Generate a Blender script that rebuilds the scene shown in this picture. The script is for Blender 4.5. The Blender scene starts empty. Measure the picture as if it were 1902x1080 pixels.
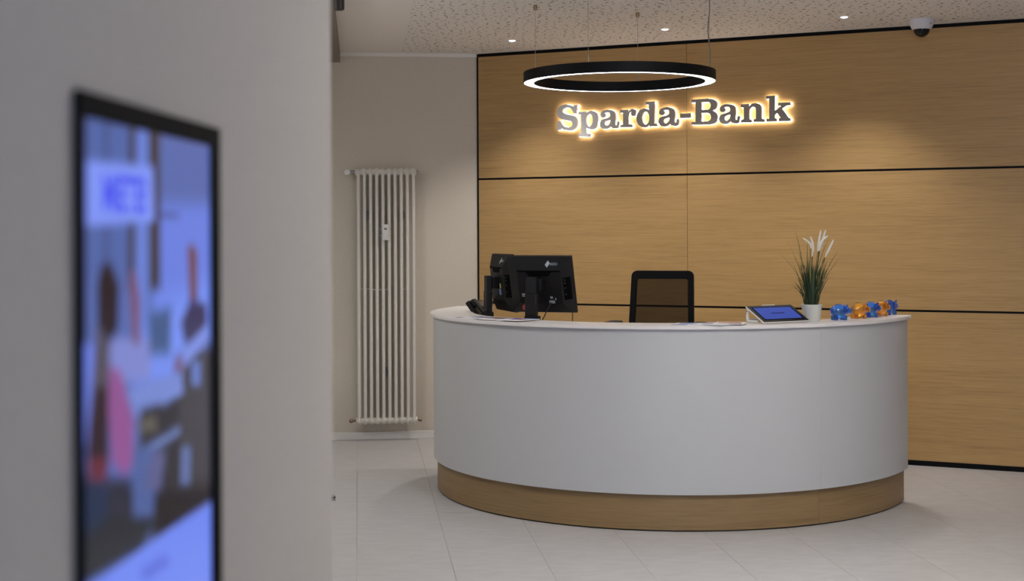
import bpy, bmesh, math, random
from mathutils import Vector, Matrix

random.seed(7)
scene = bpy.context.scene
COL = scene.collection
PI = math.pi

# ------------------------------------------------------------------ camera, world, lights, exposure
scene.view_settings.view_transform = 'Standard'
scene.view_settings.look = 'None'
scene.view_settings.gamma = 1.0
scene.view_settings.use_curve_mapping = False
scene.view_settings.exposure = 0.0

cd = bpy.data.cameras.new('camera')
cam = bpy.data.objects.new('camera', cd)
COL.objects.link(cam)
scene.camera = cam
cd.sensor_fit = 'HORIZONTAL'
cd.sensor_width = 36.0
cd.lens = 2630.0 / 1902.0 * 36.0
cd.shift_y = -107.5 / 1902.0
cd.clip_start = 0.05
cam.matrix_world = Matrix.Translation((0, 0, 1.6)) @ Matrix.Rotation(PI / 2, 4, 'X') @ Matrix.Rotation(-0.0047, 4, 'Z')
cd.dof.use_dof = True
cd.dof.focus_distance = 8.9
cd.dof.aperture_fstop = 3.05

world = bpy.data.worlds.new('world')
scene.world = world
world.use_nodes = True
world.node_tree.nodes['Background'].inputs[0].default_value = (0.75, 0.82, 1.0, 1)
world.node_tree.nodes['Background'].inputs[1].default_value = 0.3


def lamp(name, kind, loc, energy, color, aim=None, **kw):
    d = bpy.data.lights.new(name, kind)
    d.energy = energy
    d.color = color
    for k, v in kw.items():
        setattr(d, k, v)
    o = bpy.data.objects.new(name, d)
    COL.objects.link(o)
    o.location = loc
    if aim is not None:
        o.rotation_euler = (Vector(aim) - Vector(loc)).to_track_quat('-Z', 'Y').to_euler()
    return o


# cool fill lamp added behind the camera to tint the desk front
lamp('cool_back_fill', 'AREA', (0.2, -3.0, 1.45), 78, (0.40, 0.58, 1.0), (0.2, 5, 1.3), shape='RECTANGLE', size=1.5, size_y=2.3)
# unseen downward fill added above the frame for general brightness, without fixtures
for nm, loc, e in (('overhead_fill', (1.3, 5.3, 2.97), 15), ('overhead_fill', (1.9, 2.6, 2.97), 14),
                   ('overhead_fill', (1.9, -0.6, 2.97), 8), ('side_overhead_fill', (-2.4, 8.0, 2.85), 30)):  # the side one is fill added over the left passage
    lamp(nm, 'AREA', loc, e, (0.96, 0.98, 1.0), (loc[0], loc[1], 0), shape='RECTANGLE', size=0.6, size_y=0.6)

# upward fill discs added out of view to brighten the ceiling
for x, y, e in ((1.5, 4.7, 126), (-2.3, 7.2, 34)):
    lamp('upward_fill', 'AREA', (x, y, 2.45), e, (0.96, 0.98, 1.0), (x, y, 3.0), shape='DISK', size=0.9)

# ------------------------------------------------------------------ helpers


def lin(c):
    c = c / 255.0
    return c / 12.92 if c <= 0.04045 else ((c + 0.055) / 1.055) ** 2.4


def rgb(c):
    return (lin(c[0]), lin(c[1]), lin(c[2]), 1.0)


def mat(name, c, rough=0.5, metal=0.0, spec=0.5, **kw):
    m = bpy.data.materials.new(name)
    m.use_nodes = True
    b = m.node_tree.nodes['Principled BSDF']
    b.inputs['Base Color'].default_value = rgb(c)
    b.inputs['Roughness'].default_value = rough
    b.inputs['Metallic'].default_value = metal
    b.inputs['Specular IOR Level'].default_value = spec
    for k, v in kw.items():
        b.inputs[k.replace('_', ' ')].default_value = v
    return m


def nodes(m):
    return m.node_tree.nodes, m.node_tree.links, m.node_tree.nodes['Principled BSDF']


def speckle(m, c, amount, scale, stretch=(1, 1, 1), bump=0.0, detail=4.0):
    """gentle procedural tone variation (and relief) round a base colour"""
    N, L, b = nodes(m)
    tc = N.new('ShaderNodeTexCoord')
    mp = N.new('ShaderNodeMapping')
    mp.inputs['Scale'].default_value = stretch
    nz = N.new('ShaderNodeTexNoise')
    nz.inputs['Scale'].default_value = scale
    nz.inputs['Detail'].default_value = detail
    rp = N.new('ShaderNodeValToRGB')
    lo = [max(0, v * (1 - amount)) for v in c]
    hi = [min(255, v * (1 + amount)) for v in c]
    rp.color_ramp.elements[0].position = 0.3
    rp.color_ramp.elements[1].position = 0.7
    rp.color_ramp.elements[0].color = rgb(lo)
    rp.color_ramp.elements[1].color = rgb(hi)
    L.new(tc.outputs['Object'], mp.inputs['Vector'])
    L.new(mp.outputs['Vector'], nz.inputs['Vector'])
    L.new(nz.outputs['Fac'], rp.inputs['Fac'])
    L.new(rp.outputs['Color'], b.inputs['Base Color'])
    if bump:
        bp = N.new('ShaderNodeBump')
        bp.inputs['Strength'].default_value = bump
        bp.inputs['Distance'].default_value = 0.002
        L.new(nz.outputs['Fac'], bp.inputs['Height'])
        L.new(bp.outputs['Normal'], b.inputs['Normal'])
    return m


def wood_mat(name, c, rough=0.5):
    """oak veneer with the grain running along local x"""
    m = mat(name, c, rough)
    N, L, b = nodes(m)
    tc = N.new('ShaderNodeTexCoord')
    oi = N.new('ShaderNodeObjectInfo')
    off = N.new('ShaderNodeVectorMath'); off.operation = 'MULTIPLY_ADD'
    cmb = N.new('ShaderNodeCombineXYZ')
    for i in range(3):
        L.new(oi.outputs['Random'], cmb.inputs[i])
    off.inputs[1].default_value = (37.0, 0.0, 11.0)
    L.new(cmb.outputs[0], off.inputs[0])
    L.new(tc.outputs['Object'], off.inputs[2])

    def noise(scale, st, det, dist=0.0):
        mp = N.new('ShaderNodeMapping'); mp.inputs['Scale'].default_value = st
        nz = N.new('ShaderNodeTexNoise')
        nz.inputs['Scale'].default_value = scale
        nz.inputs['Detail'].default_value = det
        nz.inputs['Distortion'].default_value = dist
        L.new(off.outputs[0], mp.inputs['Vector'])
        L.new(mp.outputs['Vector'], nz.inputs['Vector'])
        return nz.outputs['Fac']
    broad = noise(1.0, (0.5, 0.5, 9.0), 4.0, 1.2)
    mid = noise(1.0, (2.6, 2.6, 105.0), 6.0, 0.7)
    fine = noise(1.0, (7.0, 7.0, 270.0), 3.0, 0.2)
    a1 = N.new('ShaderNodeMath'); a1.operation = 'MULTIPLY_ADD'
    a1.inputs[1].default_value = 0.55
    L.new(mid, a1.inputs[0])
    a2 = N.new('ShaderNodeMath'); a2.operation = 'MULTIPLY'
    a2.inputs[1].default_value = 0.30
    L.new(broad, a2.inputs[0]); L.new(a2.outputs[0], a1.inputs[2])
    a3 = N.new('ShaderNodeMath'); a3.operation = 'MULTIPLY_ADD'
    a3.inputs[1].default_value = 0.38
    L.new(fine, a3.inputs[0]); L.new(a1.outputs[0], a3.inputs[2])
    rp = N.new('ShaderNodeValToRGB')
    E = rp.color_ramp.elements
    E[0].position = 0.40; E[0].color = rgb([v * k for v, k in zip(c, (0.86, 0.84, 0.80))])
    E[1].position = 0.82; E[1].color = rgb([min(255, v * k) for v, k in zip(c, (1.06, 1.07, 1.09))])
    e = E.new(0.61); e.color = rgb(c)
    L.new(a3.outputs[0], rp.inputs['Fac'])
    L.new(rp.outputs['Color'], b.inputs['Base Color'])
    bp = N.new('ShaderNodeBump')
    bp.inputs['Strength'].default_value = 0.12
    bp.inputs['Distance'].default_value = 0.001
    L.new(fine, bp.inputs['Height'])
    L.new(bp.outputs['Normal'], b.inputs['Normal'])
    return m


def emit_mat(name, c, strength, base=(230, 230, 230), spec=0.5):
    m = mat(name, base, 0.4, spec=spec)
    b = m.node_tree.nodes['Principled BSDF']
    b.inputs['Emission Color'].default_value = rgb(c)
    b.inputs['Emission Strength'].default_value = strength
    return m


def obj(name, bm, m, parent=None, smooth=None, kind=None, label=None):
    me = bpy.data.meshes.new(name)
    if isinstance(bm, bmesh.types.BMesh):
        bmesh.ops.recalc_face_normals(bm, faces=bm.faces)
        bm.to_mesh(me)
        bm.free()
    else:
        me = bm
    if m is not None:
        me.materials.clear()
        me.materials.append(m)
    if smooth is not None:
        me.shade_smooth()
        me.set_sharp_from_angle(angle=math.radians(smooth))
    o = bpy.data.objects.new(name, me)
    COL.objects.link(o)
    if parent is not None:
        o.parent = parent
    if kind:
        o['kind'] = kind
    if label:
        o['label'] = label
    return o


def thing(name, label, cat, loc=(0, 0, 0), rotz=0.0, group=None):
    o = bpy.data.objects.new(name, None)
    o.empty_display_size = 0.1
    COL.objects.link(o)
    o.location = loc
    o.rotation_euler = (0, 0, rotz)
    o['label'] = label
    o['category'] = cat
    if group:
        o['group'] = group
    return o


def dup(root, loc, rotz, label, group=None):
    r = root.copy(); COL.objects.link(r)
    r.location = loc; r.rotation_euler = (0, 0, rotz); r['label'] = label
    if group:
        r['group'] = group
    for ch in list(root.children):
        c = ch.copy(); COL.objects.link(c); c.parent = r
        for g in ch.children:
            d = g.copy(); COL.objects.link(d); d.parent = c
    return r


def BM():
    return bmesh.new()


def add_box(bm, x0, x1, y0, y1, z0, z1, M=None, bev=0.0, seg=2):
    t = bmesh.new()
    v = [t.verts.new((x, y, z)) for x in (x0, x1) for y in (y0, y1) for z in (z0, z1)]
    for f in ((0, 1, 3, 2), (4, 6, 7, 5), (0, 4, 5, 1), (2, 3, 7, 6), (0, 2, 6, 4), (1, 5, 7, 3)):
        t.faces.new([v[i] for i in f])
    if bev:
        bmesh.ops.bevel(t, geom=t.edges[:], offset=bev, segments=seg, profile=0.5, affect='EDGES')
    merge(bm, t, M)
    return bm


def merge(bm, t, M=None):
    if M is not None:
        bmesh.ops.transform(t, matrix=M, verts=t.verts)
    vs = {}
    for v in t.verts:
        vs[v] = bm.verts.new(v.co)
    for f in t.faces:
        try:
            bm.faces.new([vs[v] for v in f.verts])
        except ValueError:
            pass
    t.free()


def add_prism(bm, poly, z0, z1, M=None):
    t = bmesh.new()
    lo = [t.verts.new((x, y, z0)) for x, y in poly]
    hi = [t.verts.new((x, y, z1)) for x, y in poly]
    n = len(poly)
    t.faces.new(lo[::-1]); t.faces.new(hi)
    for i in range(n):
        t.faces.new((lo[i], lo[(i + 1) % n], hi[(i + 1) % n], hi[i]))
    merge(bm, t, M)
    return bm


def add_lathe(bm, prof, n=24, M=None, a0=0.0, a1=2 * PI):
    """prof: list of (radius, z), revolved round z"""
    full = abs(a1 - a0 - 2 * PI) < 1e-6
    t = bmesh.new()
    rings = []
    m = n if full else n + 1
    for r, z in prof:
        if r < 1e-6:
            rings.append([t.verts.new((0, 0, z))])
        else:
            rings.append([t.verts.new((r * math.cos(a0 + (a1 - a0) * i / n), r * math.sin(a0 + (a1 - a0) * i / n), z)) for i in range(m)])
    for A, B in zip(rings, rings[1:]):
        for i in range(n):
            j = (i + 1) % m if full else i + 1
            if len(A) == 1 and len(B) == 1:
                continue
            if len(A) == 1:
                t.faces.new((A[0], B[i], B[j]))
            elif len(B) == 1:
                t.faces.new((A[i], A[j], B[0]))
            else:
                t.faces.new((A[i], A[j], B[j], B[i]))
    merge(bm, t, M)
    return bm


def add_ring(bm, r0, r1, z0, z1, a0, a1, n=64, cx=0, cy=0):
    """closed arc section of a ring (angles in radians)"""
    t = bmesh.new()
    full = abs(a1 - a0 - 2 * PI) < 1e-6
    S = []
    for i in range(n if full else n + 1):
        a = a0 + (a1 - a0) * i / n
        c, s = math.cos(a), math.sin(a)
        S.append([t.verts.new((cx + r * c, cy + r * s, z)) for r, z in ((r0, z0), (r1, z0), (r1, z1), (r0, z1))])
    for i in range(n):
        A, B = S[i], S[(i + 1) % len(S)]
        for k in range(4):
            t.faces.new((A[k], A[(k + 1) % 4], B[(k + 1) % 4], B[k]))
    if not full:
        t.faces.new(S[0]); t.faces.new(S[-1][::-1])
    merge(bm, t)
    return bm


def add_tube(bm, pts, rad, n=8, cap=True):
    """swept tube through pts; rad is a number or one per point"""
    pts = [Vector(p) for p in pts]
    R = rad if isinstance(rad, (list, tuple)) else [rad] * len(pts)
    t = bmesh.new()
    rings = []
    up = None
    for i, p in enumerate(pts):
        d = (pts[min(i + 1, len(pts) - 1)] - pts[max(i - 1, 0)]).normalized()
        if up is None:
            up = Vector((0, 0, 1)) if abs(d.z) < 0.9 else Vector((1, 0, 0))
        s = d.cross(up).normalized()
        up = s.cross(d).normalized()
        rings.append([t.verts.new(p + (s * math.cos(2 * PI * k / n) + up * math.sin(2 * PI * k / n)) * R[i]) for k in range(n)])
    for A, B in zip(rings, rings[1:]):
        for k in range(n):
            t.faces.new((A[k], A[(k + 1) % n], B[(k + 1) % n], B[k]))
    if cap:
        t.faces.new(rings[0][::-1]); t.faces.new(rings[-1])
    merge(bm, t)
    return bm


def add_ball(bm, c, r, u=16, v=10, M=None):
    t = bmesh.new()
    bmesh.ops.create_uvsphere(t, u_segments=u, v_segments=v, radius=1.0)
    sc = r if isinstance(r, (list, tuple)) else (r, r, r)
    bmesh.ops.transform(t, matrix=Matrix.Translation(c) @ Matrix.Diagonal((*sc, 1)), verts=t.verts)
    merge(bm, t, M)
    return bm


def curve_pts(spec, sub=5):
    """'x,y x,yc ...' -> closed outline; c marks a corner, other points are passed smoothly (Catmull-Rom)"""
    P = []
    for w in spec.split():
        c = w.endswith('c')
        x, y = w.rstrip('c').split(',')
        P.append((Vector((float(x), float(y))) / 1000.0, c))
    n = len(P)
    out = []
    for i in range(n):
        p1, c1 = P[i]; p2, c2 = P[(i + 1) % n]
        if c1 and c2:
            out.append(p1); continue
        p0 = P[i - 1][0] if not c1 else p1 - (p2 - p1) * 0.5
        p3 = P[(i + 2) % n][0] if not c2 else p2 + (p2 - p1) * 0.5
        for k in range(sub):
            s = k / sub
            out.append(0.5 * ((2 * p1) + (p2 - p0) * s + (2 * p0 - 5 * p1 + 4 * p2 - p3) * s * s + (3 * p1 - p0 - 3 * p2 + p3) * s ** 3))
    return out


def curve_to_mesh(name, cu):
    tmp = bpy.data.objects.new('tmp', cu)
    COL.objects.link(tmp)
    dg = bpy.context.evaluated_depsgraph_get()
    me = bpy.data.meshes.new_from_object(tmp.evaluated_get(dg))
    me.name = name
    bpy.data.objects.remove(tmp)
    bpy.data.curves.remove(cu)
    me.materials.clear()
    return me


def outline_mesh(name, contours, depth, grow=0.0):
    cu = bpy.data.curves.new('tmp', 'CURVE')
    cu.dimensions = '2D'
    cu.fill_mode = 'BOTH'
    cu.extrude = depth / 2
    cu.offset = grow
    for pts in contours:
        sp = cu.splines.new('POLY')
        sp.points.add(len(pts) - 1)
        for q, p in zip(sp.points, pts):
            q.co = (p[0], p[1], 0, 1)
        sp.use_cyclic_u = True
    return curve_to_mesh(name, cu)


def text_mesh(name, body, size, depth=0.0, bold=0.0):
    cu = bpy.data.curves.new('tmp', 'FONT')
    cu.body = body
    cu.size = size
    cu.extrude = depth / 2
    cu.offset = bold
    cu.align_x = 'CENTER'
    cu.align_y = 'CENTER'
    return curve_to_mesh(name, cu)


def frame(o, x, y, z=None):
    """matrix with the given x and y axes and origin"""
    x = Vector(x).normalized(); y = Vector(y).normalized()
    z = x.cross(y)
    return Matrix(((x.x, y.x, z.x, o[0]), (x.y, y.y, z.y, o[1]), (x.z, y.z, z.z, o[2]), (0, 0, 0, 1)))


# ------------------------------------------------------------------ sign letters: outlines in the plane of the oak wall (mm along it, mm above the floor; c = corner)
LETTERS = [
    ('S', ['841,2560c 869,2561c 864,2496c 839,2496c 830,2518 812,2538 789,2544 766,2539 750,2526 753,2510 772,2498 793,2492 827,2485 853,2474 868,2455 873,2431 867,2404 848,2382 823,2371 796,2370 765,2376 744,2384 734,2390c 732,2377c 705,2377c 705,2444c 733,2444c 740,2426 755,2408 774,2398 796,2395 817,2399 828,2411 828,2427 818,2438 796,2444 762,2451 732,2462 712,2479 705,2504 707,2529 723,2553 751,2566 781,2569 809,2563 829,2554 837,2550c']),
    ('p', ['877,2508c 943,2509c 943,2497c 958,2507 982,2512 1006,2507 1026,2491 1038,2465 1039,2437 1034,2409 1021,2386 1000,2373 978,2372 960,2377 944,2386c 943,2351 948,2343c 972,2342c 971,2319c 877,2322c 878,2343c 894,2345c 899,2351 899,2479 894,2486c 877,2488c', '970,2487 988,2473 995,2443 989,2414 969,2395 951,2404 942,2424 941,2445 944,2466 955,2481']),
    ('a', ['1117,2514 1147,2510 1168,2496 1177,2476 1178,2449 1177,2410 1180,2396 1187,2400 1190,2424c 1206,2424c 1206,2397 1197,2380 1179,2372 1158,2374 1144,2382 1135,2389c 1120,2377 1099,2371 1078,2373 1060,2385 1051,2403 1053,2423 1063,2438 1084,2447 1111,2454 1129,2460 1135,2472 1132,2485 1120,2493 1102,2493 1089,2490c 1099,2482 1101,2471 1095,2460 1081,2455 1066,2460 1057,2473 1059,2489 1072,2506 1093,2513', '1134,2438c 1134,2422 1130,2411 1120,2401 1106,2398 1094,2404 1091,2416 1098,2427 1114,2432']),
    ('r', ['1214,2509c 1279,2508c 1280,2495c 1294,2508 1315,2512 1332,2506 1341,2490 1340,2474 1332,2460 1319,2458 1304,2464 1298,2478 1303,2493c 1291,2484 1282,2462 1279,2443 1280,2406 1285,2400c 1308,2399c 1307,2378c 1214,2379c 1214,2397c 1232,2398c 1236,2404 1236,2481 1231,2486c 1214,2487c']),
    ('d', ['1415,2560c 1485,2561c 1483,2406 1488,2400c 1505,2399c 1504,2377c 1443,2377c 1442,2388c 1428,2377 1405,2371 1382,2376 1358,2393 1345,2418 1342,2443 1348,2471 1362,2494 1382,2508 1406,2512 1426,2507 1439,2498c 1439,2533 1433,2539c 1416,2541c', '1414,2487 1432,2478 1442,2456 1443,2437 1439,2415 1428,2399 1412,2394 1396,2405 1389,2425 1386,2444 1391,2466 1401,2482']),
    ('a', ['1585,2515 1611,2510 1631,2496 1640,2478 1642,2453 1640,2415 1644,2398 1650,2403 1652,2424c 1671,2424c 1670,2399 1663,2382 1645,2373 1625,2375 1609,2382 1599,2391c 1585,2379 1562,2372 1541,2375 1524,2387 1514,2405 1516,2423 1526,2439 1548,2448 1575,2454 1592,2461 1598,2473 1595,2485 1584,2493 1567,2493 1552,2490c 1562,2483 1564,2472 1558,2460 1545,2455 1530,2459 1520,2472 1521,2490 1533,2504 1558,2513', '1598,2439c 1598,2422 1594,2411 1582,2401 1570,2397 1559,2403 1555,2415 1561,2427 1578,2433']),
    ('-', ['1681,2462c 1762,2463c 1762,2430c 1681,2429c']),
    ('B', ['1767,2561c 1891,2563c 1930,2557 1953,2541 1961,2519 1957,2498 1944,2482 1926,2475c 1947,2463 1960,2444 1965,2422 1960,2401 1943,2385 1918,2377 1890,2375c 1768,2378c 1766,2396c 1790,2400c 1796,2407 1797,2533 1791,2538c 1766,2540c', '1844,2539c 1891,2538c 1906,2530 1912,2511 1906,2493 1891,2482c 1844,2484c', '1843,2461c 1888,2459c 1907,2449 1914,2428 1909,2410 1890,2398c 1843,2399c']),
    ('a', ['2044,2516 2072,2511 2090,2499 2097,2480 2099,2455 2097,2417 2101,2400 2108,2405 2110,2426c 2129,2427c 2128,2401 2121,2384 2104,2375 2085,2376 2068,2383 2057,2392c 2043,2380 2023,2373 2002,2375 1983,2388 1974,2406 1976,2425 1986,2440 2006,2449 2034,2456 2051,2463 2057,2474 2054,2487 2044,2495 2026,2496 2012,2492c 2021,2485 2023,2474 2017,2463 2004,2458 1990,2462 1980,2475 1981,2492 1993,2507 2016,2516', '2056,2441c 2056,2424 2053,2413 2041,2402 2029,2399 2018,2405 2015,2417 2020,2429 2037,2436']),
    ('n', ['2135,2511c 2195,2511c 2196,2494c 2210,2507 2229,2514 2251,2514 2272,2506 2284,2490 2287,2471 2287,2412 2292,2401c 2309,2399c 2308,2378c 2227,2380c 2227,2401c 2240,2401c 2245,2411 2245,2470 2239,2483 2227,2488 2212,2485 2201,2472 2198,2456 2198,2411 2204,2400c 2216,2399c 2214,2378c 2136,2380c 2136,2400c 2152,2402c 2157,2412 2156,2482 2151,2487c 2135,2489c']),
    ('k', ['2320,2562c 2385,2563c 2383,2455c 2426,2486c 2406,2490c 2406,2511c 2494,2510c 2494,2488c 2463,2486 2434,2466c 2482,2401c 2494,2398c 2492,2378c 2410,2379c 2410,2400c 2424,2403c 2399,2437c 2383,2427c 2382,2406 2387,2401c 2397,2400c 2397,2379c 2320,2380c 2320,2398c 2336,2401c 2341,2409 2341,2534 2335,2539c 2319,2542c']),
]
# picture on the display: colour, outline in metres on the screen (along, height), softness
PICTURE = [
    ('room', (88, 108, 178), [(-0.006, 1.745), (0.505, 1.744), (0.493, 1.082), (-0.013, 1.19)], 0),
    ('right lower', (105, 130, 228), [(0.262, 1.634), (0.503, 1.639), (0.499, 1.415), (0.223, 1.443)], 0.03),
    ('pane', (82, 104, 172), [(0.03, 1.723), (0.162, 1.717), (0.159, 1.552), (0.028, 1.556)], 0.01),
    ('stripe', (66, 80, 130), [(0.078, 1.727), (0.091, 1.728), (0.089, 1.565), (0.076, 1.566)], 0.008),
    ('beam', (58, 54, 58), [(0.158, 1.726), (0.178, 1.724), (0.172, 1.54), (0.15, 1.541)], 0.006),
    ('strip', (104, 130, 216), [(0.182, 1.725), (0.224, 1.725), (0.216, 1.479), (0.171, 1.483)], 0.006),
    ('beam', (60, 56, 60), [(0.224, 1.725), (0.264, 1.725), (0.265, 1.536), (0.225, 1.538)], 0.008),
    ('frame', (46, 42, 60), [(-0.006, 1.73), (0.027, 1.728), (0.024, 1.489), (-0.009, 1.492)], 0.006),
    ('top', (66, 58, 58), [(0.008, 1.726), (0.505, 1.728), (0.504, 1.714), (0.008, 1.714)], 0.006),
    ('glow', (118, 146, 245), [(0.248, 1.525), (0.48, 1.541), (0.477, 1.417), (0.167, 1.437)], 0.05),
    ('left glow', (112, 134, 240), [(0.005, 1.496), (0.044, 1.493), (0.03, 1.395), (0.004, 1.399)], 0.01),
    ('dark right', (62, 59, 68), [(0.328, 1.458), (0.486, 1.458), (0.483, 1.258), (0.261, 1.299)], 0.02),
    ('floor dark', (32, 29, 36), [(0.003, 1.363), (0.483, 1.278), (0.482, 1.209), (0.001, 1.186)], 0.03),
    ('dark mid', (44, 42, 50), [(0.188, 1.406), (0.338, 1.412), (0.336, 1.304), (0.187, 1.331)], 0.02),
    ('jacket stripes', (128, 138, 210), [(0.09, 1.495), (0.234, 1.484), (0.223, 1.44), (0.131, 1.446), (0.089, 1.468)], 0.012),
    ('teal', (64, 90, 140), [(0.22, 1.514), (0.307, 1.516), (0.301, 1.46), (0.224, 1.467)], 0.02),
    ('paper', (118, 138, 212), [(0.145, 1.435), (0.35, 1.437), (0.354, 1.409), (0.177, 1.403)], 0.006),
    ('paper low', (112, 132, 192), [(0.203, 1.369), (0.338, 1.372), (0.34, 1.364), (0.232, 1.359)], 0.008),
    ('jeans', (78, 98, 158), [(0.166, 1.375), (0.246, 1.363), (0.23, 1.258), (0.16, 1.273)], 0.012),
    ('leg', (92, 94, 142), [(0.232, 1.359), (0.283, 1.351), (0.261, 1.312), (0.202, 1.322)], 0.01),
    ('jeans left', (28, 46, 78), [(0.006, 1.373), (0.088, 1.354), (0.078, 1.253), (0.002, 1.272)], 0.02),
    ('pants', (42, 44, 62), [(0.088, 1.354), (0.156, 1.342), (0.146, 1.248), (0.078, 1.264)], 0.015),
    ('hair', (38, 30, 40), [(0.067, 1.57), (0.096, 1.572), (0.122, 1.548), (0.118, 1.504), (0.09, 1.489), (0.056, 1.508), (0.054, 1.55)], 0.01),
    ('hair long', (84, 78, 92), [(0.053, 1.513), (0.091, 1.489), (0.089, 1.424), (0.074, 1.372), (0.036, 1.379), (0.028, 1.411), (0.042, 1.462)], 0.014),
    ('hair dark', (48, 32, 44), [(0.046, 1.451), (0.087, 1.446), (0.088, 1.37), (0.03, 1.369), (0.024, 1.396)], 0.014),
    ('arm', (146, 84, 148), [(0.091, 1.467), (0.124, 1.459), (0.166, 1.403), (0.162, 1.358), (0.138, 1.348), (0.1, 1.368), (0.087, 1.424)], 0.01),
    ('red', (104, 44, 62), [(0.027, 1.383), (0.086, 1.376), (0.08, 1.353), (0.03, 1.362)], 0.01),
    ('face2', (120, 84, 116), [(0.156, 1.561), (0.176, 1.56), (0.19, 1.528), (0.189, 1.481), (0.167, 1.483), (0.157, 1.529)], 0.008),
    ('face3', (112, 74, 84), [(0.376, 1.583), (0.395, 1.59), (0.419, 1.577), (0.418, 1.517), (0.384, 1.518)], 0.006),
    ('body3', (56, 52, 92), [(0.346, 1.495), (0.389, 1.521), (0.461, 1.511), (0.468, 1.459), (0.362, 1.468)], 0.012),
    ('sleeve', (122, 142, 226), [(0.328, 1.455), (0.468, 1.487), (0.473, 1.466), (0.345, 1.437)], 0.008),
    ('arm3', (116, 86, 120), [(0.317, 1.451), (0.35, 1.456), (0.355, 1.436), (0.319, 1.44)], 0.006),
    ('light legs', (100, 124, 200), [(0.392, 1.444), (0.431, 1.441), (0.431, 1.411), (0.392, 1.415)], 0.006),
    ('light legs', (96, 114, 170), [(0.348, 1.347), (0.386, 1.341), (0.38, 1.296), (0.343, 1.303)], 0.006),
    ('chair', (46, 44, 52), [(0.188, 1.412), (0.263, 1.409), (0.304, 1.372), (0.188, 1.371)], 0.01),
    ('olive', (92, 88, 82), [(0.181, 1.401), (0.242, 1.398), (0.254, 1.379), (0.188, 1.385)], 0.01),
    ('hand stand', (70, 80, 140), [(0.266, 1.625), (0.339, 1.623), (0.344, 1.618), (0.266, 1.619)], 0.006),
    ('label', (128, 152, 252), [(0.027, 1.672), (0.239, 1.675), (0.242, 1.614), (0.026, 1.609)], 0.006),
    ('dark floor', (34, 38, 48), [(0.087, 1.316), (0.261, 1.281), (0.182, 1.262), (0.047, 1.266), (0.01, 1.275), (0.01, 1.311)], 0.012),
    ('white wedge', (112, 138, 246), [(0.029, 1.263), (0.472, 1.257), (0.496, 1.255), (0.491, 0.999), (-0.067, 1.183), (-0.066, 1.265)], 0.006),
    ('wedge print', (86, 106, 222), [(0.186, 1.238), (0.277, 1.234), (0.298, 1.22), (0.201, 1.224)], 0.012),
]
# ------------------------------------------------------------------ materials
M_wall = speckle(mat('greige_wall_paint', (184, 178, 173), 0.85, spec=0.25), (184, 178, 173), 0.012, 60, bump=0.05)
M_beige = speckle(mat('beige_wall_paint', (212, 203, 188), 0.85, spec=0.25), (212, 203, 188), 0.012, 60, bump=0.05)
M_ceil = mat('white_ceiling_paint', (234, 229, 222), 0.9, spec=0.2)
M_white = mat('white_gloss_paint', (226, 224, 218), 0.35)
M_skirt = mat('white_skirting', (230, 226, 220), 0.45)
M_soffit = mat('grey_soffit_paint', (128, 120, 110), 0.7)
M_black = mat('black_lacquer', (6, 6, 8), 0.55, spec=0.15)
M_blackmat = mat('matt_black_aluminium', (10, 10, 13), 0.55, spec=0.2)
M_plastic = mat('black_plastic', (15, 15, 18), 0.5, spec=0.3)
M_plastic2 = mat('dark_grey_plastic', (30, 29, 30), 0.5, spec=0.3)
M_wood = wood_mat('oak_veneer', (182, 146, 93), 0.45)
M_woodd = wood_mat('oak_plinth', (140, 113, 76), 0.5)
M_desk = mat('white_satin_laminate', (190, 190, 191), 0.42)
M_top = mat('white_mineral_top', (232, 227, 224), 0.35)
M_steel = mat('steel', (170, 168, 164), 0.3, 1.0)
M_chrome = mat('chrome', (200, 200, 200), 0.15, 1.0)
M_brass = mat('brass_nickel', (150, 128, 100), 0.35, 1.0)
M_cloth = mat('black_upholstery', (18, 18, 21), 0.9)
M_paper = mat('white_paper', (232, 230, 232), 0.6)
M_pot = speckle(mat('white_ceramic', (208, 208, 200), 0.3), (208, 208, 200), 0.01, 20)
M_soil = mat('dark_soil', (40, 32, 25), 0.95)
M_glass_black = mat('black_glass', (8, 8, 10), 0.06)

# floor: pale concrete-look vinyl
M_floor = mat('concrete_vinyl', (196, 192, 190), 0.42, spec=0.4)
speckle(M_floor, (184, 181, 181), 0.028, 3.0, (2.5, 6.0, 1.0), bump=0.02, detail=9.0)
M_joint = mat('floor_joint', (158, 152, 147), 0.8)

# perforated acoustic ceiling
M_perf = mat('perforated_ceiling_board', (234, 229, 222), 0.9, spec=0.2)
N, L, b = nodes(M_perf)
tc = N.new('ShaderNodeTexCoord')


def holes(scale, rmin, rmax, shift):
    mp = N.new('ShaderNodeMapping'); mp.inputs['Location'].default_value = (shift, shift * 2, 0)
    L.new(tc.outputs['Object'], mp.inputs['Vector'])
    vo = N.new('ShaderNodeTexVoronoi'); vo.voronoi_dimensions = '2D'
    vo.inputs['Scale'].default_value = scale
    vo.inputs['Randomness'].default_value = 0.85
    L.new(mp.outputs['Vector'], vo.inputs['Vector'])
    sp = N.new('ShaderNodeSeparateColor'); L.new(vo.outputs['Color'], sp.inputs[0])
    mr = N.new('ShaderNodeMapRange')
    mr.inputs['To Min'].default_value = rmin * scale
    mr.inputs['To Max'].default_value = rmax * scale
    L.new(sp.outputs[0], mr.inputs['Value'])
    lt = N.new('ShaderNodeMath'); lt.operation = 'LESS_THAN'
    L.new(vo.outputs['Distance'], lt.inputs[0]); L.new(mr.outputs['Result'], lt.inputs[1])
    return lt.outputs[0]


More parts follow.
